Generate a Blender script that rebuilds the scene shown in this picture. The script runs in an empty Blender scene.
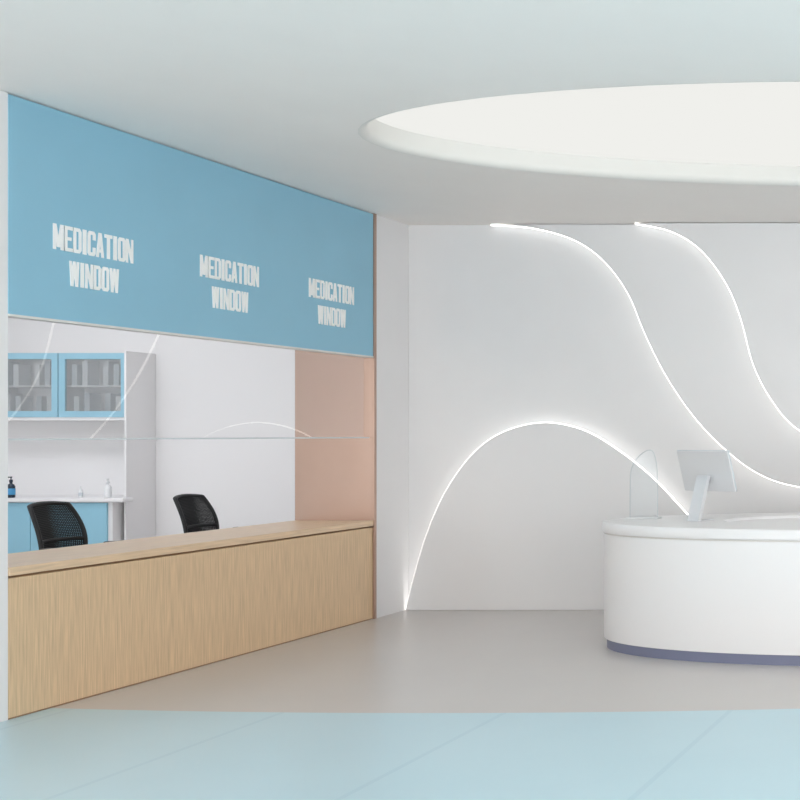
import bpy, bmesh, math
from mathutils import Vector, Matrix
S=bpy.context.scene
S.view_settings.view_transform='Standard'
def lin(c): 
    c=c/255.0
    return c/12.92 if c<=0.04045 else ((c+0.055)/1.055)**2.4
def col(r,g,b): return (lin(r),lin(g),lin(b),1)
def mat(name,rgb,rough=0.5,metal=0.0,emit=0.0,noise=0.0,scale=8,bump=0.0,spec=0.5,nscale=None):
    m=bpy.data.materials.new(name); m.use_nodes=True
    nt=m.node_tree; p=nt.nodes['Principled BSDF']
    p.inputs['Base Color'].default_value=col(*rgb); p.inputs['Roughness'].default_value=rough
    p.inputs['Metallic'].default_value=metal; p.inputs['Specular IOR Level'].default_value=spec
    if noise>0 or bump>0:
        tc=nt.nodes.new('ShaderNodeTexCoord'); mp=nt.nodes.new('ShaderNodeMapping')
        mp.inputs['Scale'].default_value=nscale or (1,1,1)
        n=nt.nodes.new('ShaderNodeTexNoise'); n.inputs['Scale'].default_value=scale; n.inputs['Detail'].default_value=5
        nt.links.new(tc.outputs['Object'],mp.inputs[0]); nt.links.new(mp.outputs[0],n.inputs['Vector'])
        if noise>0:
            r=nt.nodes.new('ShaderNodeValToRGB'); e=r.color_ramp.elements
            e[0].position=.3; e[1].position=.7
            c=col(*rgb); e[0].color=tuple(max(0,x*(1-noise)) for x in c[:3])+(1,); e[1].color=tuple(min(1,x*(1+noise)) for x in c[:3])+(1,)
            nt.links.new(n.outputs['Fac'],r.inputs[0]); nt.links.new(r.outputs[0],p.inputs['Base Color'])
        if bump>0:
            b=nt.nodes.new('ShaderNodeBump'); b.inputs['Strength'].default_value=bump; b.inputs['Distance'].default_value=.005
            nt.links.new(n.outputs['Fac'],b.inputs['Height']); nt.links.new(b.outputs[0],p.inputs['Normal'])
    return m
def emis(name,rgb,s):
    m=bpy.data.materials.new(name); m.use_nodes=True; nt=m.node_tree; nt.nodes.clear()
    e=nt.nodes.new('ShaderNodeEmission'); e.inputs[0].default_value=col(*rgb); e.inputs[1].default_value=s
    o=nt.nodes.new('ShaderNodeOutputMaterial'); nt.links.new(e.outputs[0],o.inputs[0]); return m
def glassmat(name,k=1.8,tint=(1,1,1,1),frost=0.0,frgb=(200,208,214)):
    m=bpy.data.materials.new(name); m.use_nodes=True; nt=m.node_tree; nt.nodes.clear()
    t=nt.nodes.new('ShaderNodeBsdfTransparent'); t.inputs[0].default_value=tint
    g=nt.nodes.new('ShaderNodeBsdfGlossy'); g.inputs['Roughness'].default_value=0.0
    f=nt.nodes.new('ShaderNodeFresnel'); f.inputs[0].default_value=1.5
    mu=nt.nodes.new('ShaderNodeMath'); mu.operation='MULTIPLY'; mu.inputs[1].default_value=k; mu.use_clamp=True
    mx=nt.nodes.new('ShaderNodeMixShader'); o=nt.nodes.new('ShaderNodeOutputMaterial')
    base=t.outputs[0]
    if frost>0:
        df=nt.nodes.new('ShaderNodeBsdfDiffuse'); df.inputs[0].default_value=col(*frgb)
        m2=nt.nodes.new('ShaderNodeMixShader'); m2.inputs[0].default_value=frost
        nt.links.new(t.outputs[0],m2.inputs[1]); nt.links.new(df.outputs[0],m2.inputs[2]); base=m2.outputs[0]
    nt.links.new(f.outputs[0],mu.inputs[0]); nt.links.new(mu.outputs[0],mx.inputs[0])
    nt.links.new(base,mx.inputs[1]); nt.links.new(g.outputs[0],mx.inputs[2]); nt.links.new(mx.outputs[0],o.inputs[0])
    return m

M_wall=mat('wall_paint',(231,230,231),.6,noise=.01,scale=3)
M_panel=mat('wave_panel_paint',(230,229,230),.5,noise=.01,scale=2)
M_ceil=mat('ceiling_paint',(247,242,238),.7,noise=.01,scale=2)
M_recess=mat('ceiling_recess_shade',(228,226,222),.7,noise=.01,scale=2)  # ceiling tone darkened: recess shade in the colour, keeps walls dimmer than disc
M_white=mat('white_lacquer',(238,237,238),.3)
M_blue=mat('blue_fascia_paint',(142,192,215),.45,noise=.02,scale=2)
M_bluecab=mat('blue_cabinet',(148,198,219),.4,noise=.02,scale=3)
M_text=mat('sign_letter_white',(250,250,250),.4)
M_copper=mat('copper_metal',(183,154,139),.28,metal=.6,noise=.02,scale=4)
M_trim=mat('light_trim',(225,222,218),.35)
M_oak=mat('oak_front',(216,187,151),.45,noise=.15,scale=7,bump=.08,nscale=(16,16,.6))
M_oaktop=mat('oak_top',(222,194,162),.35,noise=.10,scale=6,bump=.05,nscale=(14,.7,14))
M_dark=mat('groove_dark',(158,124,94),.6)
M_black=mat('chair_black',(26,27,29),.5,noise=.05,scale=20)
M_mesh=mat('chair_mesh',(26,28,30),.7)
M_chrome=mat('chrome',(190,190,195),.2,metal=1)
M_plinth=mat('plinth_bluegrey',(118,122,146),.45)
M_alu=mat('monitor_aluminium',(224,225,228),.35,metal=.2)
M_screen=mat('screen_black',(12,12,14),.1)
M_led=emis('led_line',(255,253,248),2.9)
M_disc=emis('ceiling_luminous',(240,240,236),1.0)
M_pl=emis('pharmacy_fill',(247,250,255),6.5)  # emission for the added fill panels over the pharmacy
M_glass=glassmat('window_glass',1.6)
M_acr=glassmat('acrylic',1.6,(.96,.97,.975,1))
M_acredge=mat('acrylic_edge',(205,210,214),.2)
M_cabglass=glassmat('cabinet_glass',1.5,(.97,.98,.98,1),.25,(225,230,234))
M_item=mat('box_white',(236,238,240),.5)
M_item2=mat('box_grey',(205,212,218),.5)
M_bdark=mat('bottle_dark',(30,45,62),.15)
M_blabel=mat('bottle_label',(70,150,200),.4)

def link(o): S.collection.objects.link(o); return o
def obj(name,bm,m=None,parent=None,smooth=False):
    me=bpy.data.meshes.new(name); bmesh.ops.recalc_face_normals(bm,faces=bm.faces); bm.to_mesh(me); bm.free()
    o=bpy.data.objects.new(name,me); link(o)
    if m:
        for k in (m if isinstance(m,list) else [m]): me.materials.append(k)
    if smooth:
        for p in me.polygons: p.use_smooth=True
    if parent: o.parent=parent
    return o
def empty(name,loc=(0,0,0),rz=0):
    e=bpy.data.objects.new(name,None); e.location=loc; e.rotation_euler=(0,0,rz); e.empty_display_size=.1; return link(e)
def bx(bm,a,b,mi=0):
    x0,y0,z0=a; x1,y1,z1=b
    v=[bm.verts.new(p) for p in [(x0,y0,z0),(x1,y0,z0),(x1,y1,z0),(x0,y1,z0),(x0,y0,z1),(x1,y0,z1),(x1,y1,z1),(x0,y1,z1)]]
    for f in [(3,2,1,0),(4,5,6,7),(0,1,5,4),(1,2,6,5),(2,3,7,6),(3,0,4,7)]:
        fc=bm.faces.new([v[i] for i in f]); fc.material_index=mi
def box(name,a,b,m,parent=None,bev=0):
    bm=bmesh.new(); bx(bm,a,b); o=obj(name,bm,m,parent)
    if bev:
        k=o.modifiers.new('b','BEVEL'); k.width=bev; k.segments=3
    return o
def cyl(name,p0,p1,r0,r1,m,parent=None,seg=24):
    p0=Vector(p0);p1=Vector(p1);d=p1-p0
    bm=bmesh.new(); bmesh.ops.create_cone(bm,cap_ends=True,segments=seg,radius1=r0,radius2=r1,depth=d.length)
    bmesh.ops.transform(bm,matrix=Matrix.Translation((p0+p1)/2)@d.to_track_quat('Z','Y').to_matrix().to_4x4(),verts=bm.verts)
    o=obj(name,bm,m,parent)
    for p in o.data.polygons: p.use_smooth=len(p.vertices)==4
    return o
def tube(name,pts,r,m,parent=None,cyclic=False,res=3):
    cu=bpy.data.curves.new(name,'CURVE'); cu.dimensions='3D'; cu.bevel_depth=r; cu.bevel_resolution=res
    sp=cu.splines.new('POLY'); sp.points.add(len(pts)-1); sp.use_cyclic_u=cyclic
    for i,p in enumerate(pts): sp.points[i].co=(*p,1)
    cu.materials.append(m)
    o=bpy.data.objects.new(name,cu); link(o)
    if parent:o.parent=parent
    return o
def lathe(name,prof,loc,m,parent=None,seg=28):
    bm=bmesh.new(); rings=[]
    for r,z in prof:
        rings.append([bm.verts.new((loc[0]+r*math.cos(2*math.pi*i/seg),loc[1]+r*math.sin(2*math.pi*i/seg),loc[2]+z)) for i in range(seg)])
    for a,b in zip(rings,rings[1:]):
        for i in range(seg): bm.faces.new([a[i],a[(i+1)%seg],b[(i+1)%seg],b[i]])
    bm.faces.new(rings[0]); bm.faces.new(rings[-1])
    return obj(name,bm,m,parent,True)
def catmull(P,n=10):
    out=[]
    Q=[P[0]]+P+[P[-1]]
    for i in range(1,len(Q)-2):
        a,b,c,d=Q[i-1],Q[i],Q[i+1],Q[i+2]
        for k in range(n):
            t=k/n
            out.append(tuple(.5*((2*b[j])+(-a[j]+c[j])*t+(2*a[j]-5*b[j]+4*c[j]-d[j])*t*t+(-a[j]+3*b[j]-3*c[j]+d[j])*t**3) for j in range(len(b))))
    out.append(P[-1]); return out

H=3.29; XL=-5.41; YB=10.28; Y0=6.29; Y1=9.74; XJ=-6.04; YP=11.75
# ---------------- floor ----------------
bm=bmesh.new(); bx(bm,(-11.2,-3,-.1),(6.2,12,0)); fl=obj('floor',bm)
m=bpy.data.materials.new('floor_vinyl'); m.use_nodes=True; nt=m.node_tree; p=nt.nodes['Principled BSDF']
N=nt.nodes.new; L=nt.links.new
def math_(op,a,b=None,c=None):
    n=N('ShaderNodeMath'); n.operation=op
    for i,v in enumerate((a,b,c)):
        if v is None: continue
        if isinstance(v,(int,float)): n.inputs[i].default_value=v
        else: L(v,n.inputs[i])
    return n.outputs[0]
tc=N('ShaderNodeTexCoord'); sx=N('ShaderNodeSeparateXYZ'); L(tc.outputs['Object'],sx.inputs[0])
R=19.0; cx,cy=-3.3,6.45+R
dx=math_('SUBTRACT',sx.outputs[0],cx); dy=math_('SUBTRACT',sx.outputs[1],cy)
d=math_('SQRT',math_('ADD',math_('MULTIPLY',dx,dx),math_('MULTIPLY',dy,dy)))
isblue=math_('GREATER_THAN',d,R)
fr=math_('PINGPONG',math_('ADD',sx.outputs[0],1.68+12),.6)
seam=math_('LESS_THAN',fr,.014)
nz=N('ShaderNodeTexNoise'); nz.inputs['Scale'].default_value=1.5; nz.inputs['Detail'].default_value=3; L(tc.outputs['Object'],nz.inputs['Vector'])
def mixc(f,a,b):
    n=N('ShaderNodeMix'); n.data_type='RGBA'
    if isinstance(f,float): n.inputs[0].default_value=f
    else: L(f,n.inputs[0])
    for i,v in ((6,a),(7,b)):
        if isinstance(v,tuple): n.inputs[i].default_value=v
        else: L(v,n.inputs[i])
    return n.outputs[2]
blue=mixc(nz.outputs[0],col(190,220,231),col(197,225,235))
blue=mixc(math_('MULTIPLY',seam,.3),blue,col(165,200,216))
grey=mixc(nz.outputs[0],col(202,197,194),col(208,203,200))
L(mixc(isblue,grey,blue),p.inputs['Base Color'])
p.inputs['Roughness'].default_value=.3
fl.data.materials.append(m)

# ---------------- ceiling with oval recess ----------------
ccx,ccy,ca,cb=-1.0,7.40,3.07,1.265
X0c,X1c,Y0c,Y1c=-11.2,6.2,-3,12
angs=[2*math.pi*i/160 for i in range(160)]
for X in (X0c,X1c):
    for Y in (Y0c,Y1c): angs.append(math.atan2(Y-ccy,X-ccx)%(2*math.pi))
angs=sorted(set(round(a,6) for a in angs))
def el(a,off,z):
    r=(ca+off)*(cb+off)/math.hypot((cb+off)*math.cos(a),(ca+off)*math.sin(a))
    return (ccx+r*math.cos(a),ccy+r*math.sin(a),z)
def rc(a):
    c,s=math.cos(a),math.sin(a); t=1e9
    if c>1e-9: t=min(t,(X1c-ccx)/c)
    if c<-1e-9: t=min(t,(X0c-ccx)/c)
    if s>1e-9: t=min(t,(Y1c-ccy)/s)
    if s<-1e-9: t=min(t,(Y0c-ccy)/s)
    return (ccx+t*c,ccy+t*s,H)
bm=bmesh.new(); rings=[[bm.verts.new(rc(a)) for a in angs]]
rf=.05
for k in range(6):
    t=k/5*math.pi/2
    rings.append([bm.verts.new(el(a,rf-rf*math.sin(t),H+rf-rf*math.cos(t))) for a in angs])
rings.append([bm.verts.new(el(a,0,H+.14)) for a in angs])
n=len(angs)
for ri,(A,B) in enumerate(zip(rings,rings[1:])):
    for i in range(n):
        f=bm.faces.new([A[i],A[(i+1)%n],B[(i+1)%n],B[i]]); f.smooth=ri>0; f.material_index=1 if ri>0 else 0
ce=obj('ceiling',bm,[M_ceil,M_recess])
bm=bmesh.new(); bm.faces.new([bm.verts.new(el(a,.02,H+.135)) for a in angs]); obj('ceiling_light',bm,M_disc)

# ---------------- walls ----------------
box('wall_left',(XJ,-3,0),(XL,Y0,H),M_wall)
box('wall_pillar',(XJ,Y1,0),(XL,YP-.001,H),M_wall)
box('wall_header',(XL-.07,Y0+.001,2.122),(XL-.021,Y1-.013,H),M_white)
box('wall_back',(XL+.001,YB,0),(6.2,YB+.2,H),M_wall)
box('wall_rear',(-11.2,YP,0),(XL,YP+.15,H),M_white)
box('wall_west',(-11.2,-3,0),(-11.05,YP-.001,H),M_white)
box('wall_right',(6.0,4,0),(6.2,YB-.001,H),M_wall)
fz=2.12
box('fascia_panel',(XL-.02,Y0,fz+.010),(XL+.004,Y1-.013,H-.008),M_blue)
box('trim_1',(XL-.07,Y0,fz-.002),(XL+.008,Y1-.013,fz+.010),M_trim)
box('trim_2',(XJ,Y1-.012,.0),(XL-.001,Y1-.0005,H-.002),M_copper)
box('trim_3',(XL,Y1-.012,.0),(XL+.014,Y1+.02,H-.002),M_copper)
bm=bmesh.new()
v=[bm.verts.new(p) for p in [(XL-.03,Y0,1.475),(XL-.03,Y1-.012,1.475),(XL-.03,Y1-.012,fz-.002),(XL-.03,Y0,fz-.002)]]
bm.faces.new(v); w=obj('window_1',bm,M_glass)
box('glass_edge',(XL-.034,Y0,1.466),(XL-.026,Y1-.012,1.476),M_acredge,w)

# ---------------- signs: bold condensed block letters ----------------
s=.33; hb=.14
def rct(x0,y0,x1,y1): return [(x0,y0),(x1,y0),(x1,y1),(x0,y1)]
LS,RS=rct(0,0,s,1),rct(1-s,0,1,1)
G={'I':[rct(.30,0,.70,1)],
'E':[LS,rct(0,0,1,hb),rct(0,1-hb,1,1),rct(0,.44,.85,.57)],
'D':[LS,[(0,0),(.75,0),(1,.12),(1,.88),(.75,1),(0,1),(0,1-hb),(.62,1-hb),(1-s,.84),(1-s,.16),(.62,hb),(0,hb)]],
'C':[[(1,.35),(1-s,.35),(1-s,.16),(.6,hb),(.4,hb),(s,.16),(s,.84),(.4,1-hb),(.6,1-hb),(1-s,.84),(1-s,.65),(1,.65),(1,.9),(.8,1),(.2,1),(0,.9),(0,.1),(.2,0),(.8,0),(1,.1)]],
'T':[rct(.31,0,.69,1),rct(0,1-hb,1,1)],
'A':[[(0,0),(.30,0),(.60,1),(.30,1)],[(1,0),(.70,0),(.40,1),(.70,1)],rct(.22,.2,.78,.33)],
'O':[[(0,.1),(.2,0),(.5,0),(.5,hb),(.4,hb),(s,.16),(s,.84),(.4,1-hb),(.5,1-hb),(.5,1),(.2,1),(0,.9)],[(1,.1),(.8,0),(.5,0),(.5,hb),(.6,hb),(1-s,.16),(1-s,.84),(.6,1-hb),(.5,1-hb),(.5,1),(.8,1),(1,.9)]],
'N':[rct(0,0,.28,1),rct(.72,0,1,1),[(.0,1),(.32,1),(1,0),(.68,0)]],
'M':[rct(0,0,.27,1),rct(.73,0,1,1),[(0,1),(.30,1),(.64,.10),(.36,.10)],[(1,1),(.70,1),(.36,.10),(.64,.10)]],
'W':[[(0,1),(.23,1),(.38,0),(.13,0)],[(1,1),(.77,1),(.62,0),(.87,0)],[(.13,0),(.38,0),(.61,1),(.39,1)],[(.87,0),(.62,0),(.39,1),(.61,1)]]}
def sign(yc):
    bm=bmesh.new(); cnt=0
    for word,zc,wd in (('MEDICATION',2.585,.587),('WINDOW',2.395,.365)):
        adv=[1.25 if ch in 'MW' else (.62 if ch=='I' else 1.0) for ch in word]
        u=wd/sum(adv); y=-wd/2
        for ch,a in zip(word,adv):
            lw=u*(a*.9 if ch!='I' else 1.0); off=(u*a-lw)/2
            for poly in G[ch]:
                cnt+=1; th=.004+.00015*(cnt%7)
                f=bm.faces.new([bm.verts.new((0,y+off+px*lw,zc-.07+pz*.14)) for px,pz in poly])
                r=bmesh.ops.extrude_face_region(bm,geom=[f])
                for g in r['geom']:
                    if isinstance(g,bmesh.types.BMVert): g.co.x=th
            y+=u*a
    o=obj('medication_window_sign',bm,M_text); o.location=(XL+.0042,yc,0)
for yc in (6.86,8.01,9.16): sign(yc)

# ---------------- pharmacy counter ----------------
e=empty('pharmacy_counter',(0,0,0))
ct=.80
YE=Y1-.013; YS=Y0+.002
box('top',(XJ,YS,ct-.045),(XL+.008,YE,ct),M_oaktop,e,.003)
box('groove',(XJ,YS,ct-.058),(XL-.03,YE,ct-.045),M_dark,e)
box('front',(XL-.06,YS,.008),(XL,YE,ct-.058),M_oak,e,.002)
box('plinth',(XL-.06,YS,0),(XL-.005,YE,.008),M_dark,e)
box('body',(XJ+.05,YS,.01),(XL-.06,YE,ct-.058),M_oak,e)

# ---------------- wave wall ----------------
A=[(-5.4,.002),(-5.33,.29),(-5.21,.68),(-5.056,1.02),(-4.84,1.32),(-4.584,1.509),(-4.24,1.594),(-3.9,1.534),(-3.6,1.363),(-3.3,1.123),(-3.04,.849),(-2.57,.33),(-2.3,0.002)]
B=[(-4.68,3.284),(-4.33,3.258),(-3.985,3.162),(-3.728,2.99),(-3.513,2.708),(-3.36,2.348),(-3.188,2.006),(-2.956,1.663),(-2.70,1.39),(-2.4,1.166),(-2.057,1.054),(-1.54,1.02),(-.94,1.08),(0,1.3),(1.5,1.6),(3.2,1.45),(5.99,1.2)]
C=[(-3.43,3.284),(-3.13,3.22),(-2.87,3.06),(-2.656,2.777),(-2.53,2.477),(-2.425,2.09),(-2.27,1.79),(-2.057,1.55),(-1.71,1.40),(-1.2,1.38),(-.3,1.7),(.8,2.4),(1.6,3.0),(2.2,3.284)]
A=catmull(A,8);B=catmull(B,8);C=catmull(C,8)
def panel(name,poly,curve,y0,y1):
    bm=bmesh.new()
    f=bm.faces.new([bm.verts.new((x,y1,z)) for x,z in poly])
    r=bmesh.ops.extrude_face_region(bm,geom=[f])
    for g in r['geom']:
        if isinstance(g,bmesh.types.BMVert): g.co.y=y0
    o=obj(name,bm,M_panel)
    tube('led_strip',[(x,y0+.020,z) for x,z in curve],.010,M_led,o,res=1)
    return o
panel('wave_panel_arch',A,A,YB-.065,YB-.001)
panel('wave_panel_sweep',B+[(5.99,3.284)],B,YB-.065,YB-.001)
panel('wave_panel_drape',C,C,YB-.13,YB-.066)

# ---------------- pharmacy cabinets ----------------
xr=-8.67; yf=11.42; YQ=YP-.002
e=empty('wall_cabinet')
zb,zt=1.66,2.27
bm=bmesh.new()
bx(bm,(xr-2.3,yf+.02,zt-.02),(xr-.021,YQ,zt)); bx(bm,(xr-2.3,yf,zb-.03),(xr-.021,YQ,zb)); bx(bm,(xr-2.3,YQ-.015,zb),(xr-.021,YQ,zt))
for k in range(1,4): bx(bm,(xr-.02-.66*k-.01,yf+.02,zb),(xr-.02-.66*k+.01,YQ,zt))
bx(bm,(xr-2.3,yf+.05,1.95),(xr-.021,YQ-.02,1.965))
obj('carcass',bm,M_white,e)
for k in range(3):
    x1=xr-.012-.66*k; x0=x1-.65
    bm=bmesh.new(); t=.058
    bx(bm,(x0,yf-.01,zb),(x0+t,yf+.015,zt));bx(bm,(x1-t,yf-.01,zb),(x1,yf+.015,zt))
    bx(bm,(x0+t,yf-.01,zb),(x1-t,yf+.015,zb+t));bx(bm,(x0+t,yf-.01,zt-t),(x1-t,yf+.015,zt))
    obj('door_frame',bm,M_bluecab,e)
    bm=bmesh.new(); bm.faces.new([bm.verts.new(q) for q in [(x0+t,yf,zb+t),(x1-t,yf,zb+t),(x1-t,yf,zt-t),(x0+t,yf,zt-t)]]); obj('door_glass',bm,M_cabglass,e)
    bm=bmesh.new()
    for j in (0,1,3,4):
        hh=.20+.03*((j+k)%2)
        bx(bm,(x0+.09+j*.10,yf+.06,zb+.001),(x0+.14+j*.10,yf+.2,zb+hh),j%2)
        bx(bm,(x0+.07+j*.10,yf+.06,1.966),(x0+.12+j*.10,yf+.2,1.966+hh),(j+1)%2)
    obj('medicine_boxes',bm,[M_item,M_item2],e)
box('tall_cabinet_panel',(xr-.008,yf-.05,0),(xr+.012,YQ,zt+.015),M_white)
e=empty('base_cabinet')
yl=11.25; xq=xr-.010
box('carcass',(xr-2.3,yl+.02,.08),(xr-.04,YQ,.86),M_white,e)
box('plinth',(xr-2.3,yl+.06,0),(xr-.04,YQ,.08),M_white,e)
for k in range(3):
    x1=xr-.08-.72*k; box('door',(x1-.715,yl,.09),(x1,yl+.02,.855),M_bluecab,e,.003)
box('worktop',(xr-2.3,yl-.03,.86),(xr+.09,yf-.052,.90),M_white,e,.012)
box('worktop_rear',(xr-2.3,yf-.052,.86),(xq,YQ,.90),M_white,e)
def bottle(name,x,y,z,s,m1,m2):
    e=empty(name,(x,y,z))
    lathe('body',[(.03*s,0),(.034*s,.005),(.034*s,.11*s),(.026*s,.13*s),(.012*s,.14*s),(.012*s,.155*s)],(0,0,0),m1,e)
    lathe('label',[(.0345*s,.03*s),(.0352*s,.032*s),(.0352*s,.09*s),(.0345*s,.092*s)],(0,0,0),m2,e)
    lathe('cap',[(.015*s,.155*s),(.015*s,.18*s),(.005*s,.18*s),(.005*s,.20*s)],(0,0,0),m1,e)
    box('nozzle',(-.006*s,-.035*s,.198*s),(.006*s,.008*s,.21*s),m1,e)
bottle('pump_bottle',-9.69,11.3,.90,.95,M_bdark,M_blabel)
bottle('pump_bottle',-9.08,11.36,.90,.5,M_item,M_item2)
bottle('pump_bottle',-8.80,11.33,.90,.85,M_item,M_item)

# ---------------- office chairs ----------------
def chair(x,y,rz,h=1.0):
    e=empty('office_chair',(x,y,0),rz)
    for k in range(5):
        a=2*math.pi*k/5+.3; c,s=math.cos(a),math.sin(a)
        cyl('leg_%d'%(k+1),(0,0,.10),(.29*c,.29*s,.075),.024,.016,M_black,e)
        cyl('caster_%d'%(k+1),(.29*c-.02*s,.29*s+.02*c,.03),(.29*c+.02*s,.29*s-.02*c,.03),.03,.03,M_black,e)
        cyl('caster_stem_%d'%(k+1),(.29*c,.29*s,.04),(.29*c,.29*s,.08),.01,.01,M_black,e)
    cyl('hub',(0,0,.07),(0,0,.13),.04,.035,M_black,e)
    cyl('gas_lift',(0,0,.12),(0,0,.42),.026,.02,M_chrome,e)
    o=box('seat',(-.24,-.23,.42),(.24,.24,.49),M_black,e); b=o.modifiers.new('b','BEVEL'); b.width=.033; b.segments=4
    nu,nv=30,34; z0,z1=.56,h; 
    def P(u,v):
        w=.205*(1-.12*(v*2-1)**2)*(1.0-.06*v)
        xx=(u*2-1)*w; yy=-.25-.11*(v**1.3)+.04*(u*2-1)**2+.03*math.sin(v*math.pi)
        zz=z0+(z1-z0)*v-.015*(u*2-1)**2*v
        return (xx,yy,zz)
    bm=bmesh.new(); g=[[bm.verts.new(P(i/nu,j/nv)) for i in range(nu+1)] for j in range(nv+1)]
    for j in range(nv):
        for i in range(nu): bm.faces.new([g[j][i],g[j][i+1],g[j+1][i+1],g[j+1][i]])
    o=obj('back_mesh',bm,M_mesh,e); wf=o.modifiers.new('w','WIREFRAME'); wf.thickness=.0095; wf.use_replace=True
    rim=[P(i/nu,0) for i in range(nu+1)]+[P(1,j/nv) for j in range(1,nv+1)]+[P(1-i/nu,1) for i in range(1,nu+1)]+[P(0,1-j/nv) for j in range(1,nv)]
    tube('back_frame',rim,.015,M_black,e,True)
    tube('back_spine',catmull([(0,-.05,.41),(0,-.26,.43),(0,-.31,.56),(0,-.30,.72)],8),.022,M_black,e)
    tube('lumbar_bar',[P(i/nu,.36) for i in range(nu+1)],.012,M_black,e)
    for s in (-1,1):
        tube('arm_support',catmull([(s*.2,0,.43),(s*.28,0,.45),(s*.29,-.02,.6),(s*.285,0,.64)],6),.014,M_black,e)
        box('arm_pad',(s*.285-.035,-.12,.64),(s*.285+.035,.13,.67),M_black,e,.012)
    return e
chair(-7.12,9.0,math.radians(-92),.98)
chair(-7.07,10.42,math.radians(-90),.965)

# ---------------- reception desk ----------------
dcx,dcy,da,db=-1.126,8.62,1.98,.90
def ell(off,n=128):
    if off=='in': return [(-.85+1.42*math.cos(2*math.pi*i/n),8.66+.66*math.sin(2*math.pi*i/n)) for i in range(n)]
    if off=='in2': return [(-.85+1.415*math.cos(2*math.pi*i/n),8.66+.655*math.sin(2*math.pi*i/n)) for i in range(n)]
    return [(dcx+(da+off)*math.cos(2*math.pi*i/n),dcy+(db+off)*math.sin(2*math.pi*i/n)) for i in range(n)]
def loft(name,prof,m,parent,capb=True,capt=True):
    bm=bmesh.new(); rs=[[bm.verts.new((x,y,z)) for x,y in ell(o)] for o,z in prof]
    for A_,B_ in zip(rs,rs[1:]):
        for i in range(len(A_)): bm.faces.new([A_[i],A_[(i+1)%len(A_)],B_[(i+1)%len(A_)],B_[i]])
    if capb: bm.faces.new(rs[0])
    if capt: bm.faces.new(rs[-1])
    o=obj(name,bm,m,parent)
    for p in o.data.polygons: p.use_smooth=len(p.vertices)==4
    md=o.modifiers.new('e','EDGE_SPLIT'); md.split_angle=math.radians(40)
    return o
e=empty('reception_desk')
loft('plinth',[(-.02,0),(-.02,.07)],M_plinth,e)
loft('body',[(-.02,.07),(-.003,.07),(0,.075),(0,.80)],M_white,e)
loft('reveal',[(-.012,.80),(-.012,.812)],M_trim,e)
loft('top',[(-.01,.812),(.006,.812),(.013,.82),(.013,.874),(.006,.882),('in',.882),('in2',.862)],M_white,e)

# monitor
e=empty('desktop_monitor',(-2.40,8.60,.883),math.radians(-26))
sc=empty('screen_tilt',(0,.02,.34)); sc.parent=e; sc.rotation_euler=(math.radians(17),0,0)
box('back_shell',(-.235,-.012,-.14),(.235,.01,.165),M_alu,sc,.008)
box('screen_bezel',(-.236,-.004,-.141),(.236,.0105,.167),M_item2,sc,.003)
box('screen',(-.227,.0106,-.09),(.227,.0118,.157),M_screen,sc)
bm=bmesh.new()
prof=[(0,.32),(-.03,.32),(-.13,.0),(.04,.0),(.04,.006),(-.10,.006)]
a=[bm.verts.new((-.05,y,z)) for y,z in prof]; b=[bm.verts.new((.05,y,z)) for y,z in prof]
bm.faces.new(a); bm.faces.new(b)
for i in range(6): bm.faces.new([a[i],a[(i+1)%6],b[(i+1)%6],b[i]])
obj('stand',bm,M_alu,e)
# acrylic screen
e=empty('acrylic_screen',(-2.89,8.75,.883))
bm=bmesh.new()
out=catmull([(-.10,0),(-.10,.2),(-.09,.36),(-.03,.46),(.05,.50),(.085,.44),(.10,.3),(.10,.0)],6)
f=bm.faces.new([bm.verts.new((x,0,z)) for x,z in out]); r=bmesh.ops.extrude_face_region(bm,geom=[f])
for g in r['geom']:
    if isinstance(g,bmesh.types.BMVert): g.co.y=.006
obj('sheet',bm,M_acr,e)
tube('edge',[(x,.003,z) for x,z in out],.003,M_acredge,e)
box('foot',(-.12,-.03,0),(.12,.04,.01),M_item,e,.003)

# ---------------- lights ----------------
bm=bmesh.new(); bx(bm,(-10,7.2,H-.04),(-7.0,7.8,H-.001)); bx(bm,(-10,9.6,H-.04),(-7.0,10.2,H-.001)); obj('pharmacy_fill_panels',bm,M_pl)  # unseen glowing panels, added to brighten the pharmacy interior
W=bpy.data.worlds.new('World'); S.world=W; W.use_nodes=True
W.node_tree.nodes['Background'].inputs[0].default_value=(1,.98,.96,1); W.node_tree.nodes['Background'].inputs[1].default_value=4.15
cam=bpy.data.cameras.new('Camera'); c=bpy.data.objects.new('Camera',cam); link(c)
c.location=(0,0,1.5); c.rotation_euler=(math.pi/2,0,0); cam.sensor_width=36; cam.lens=54; cam.shift_x=-.8; cam.shift_y=.0425
S.camera=c
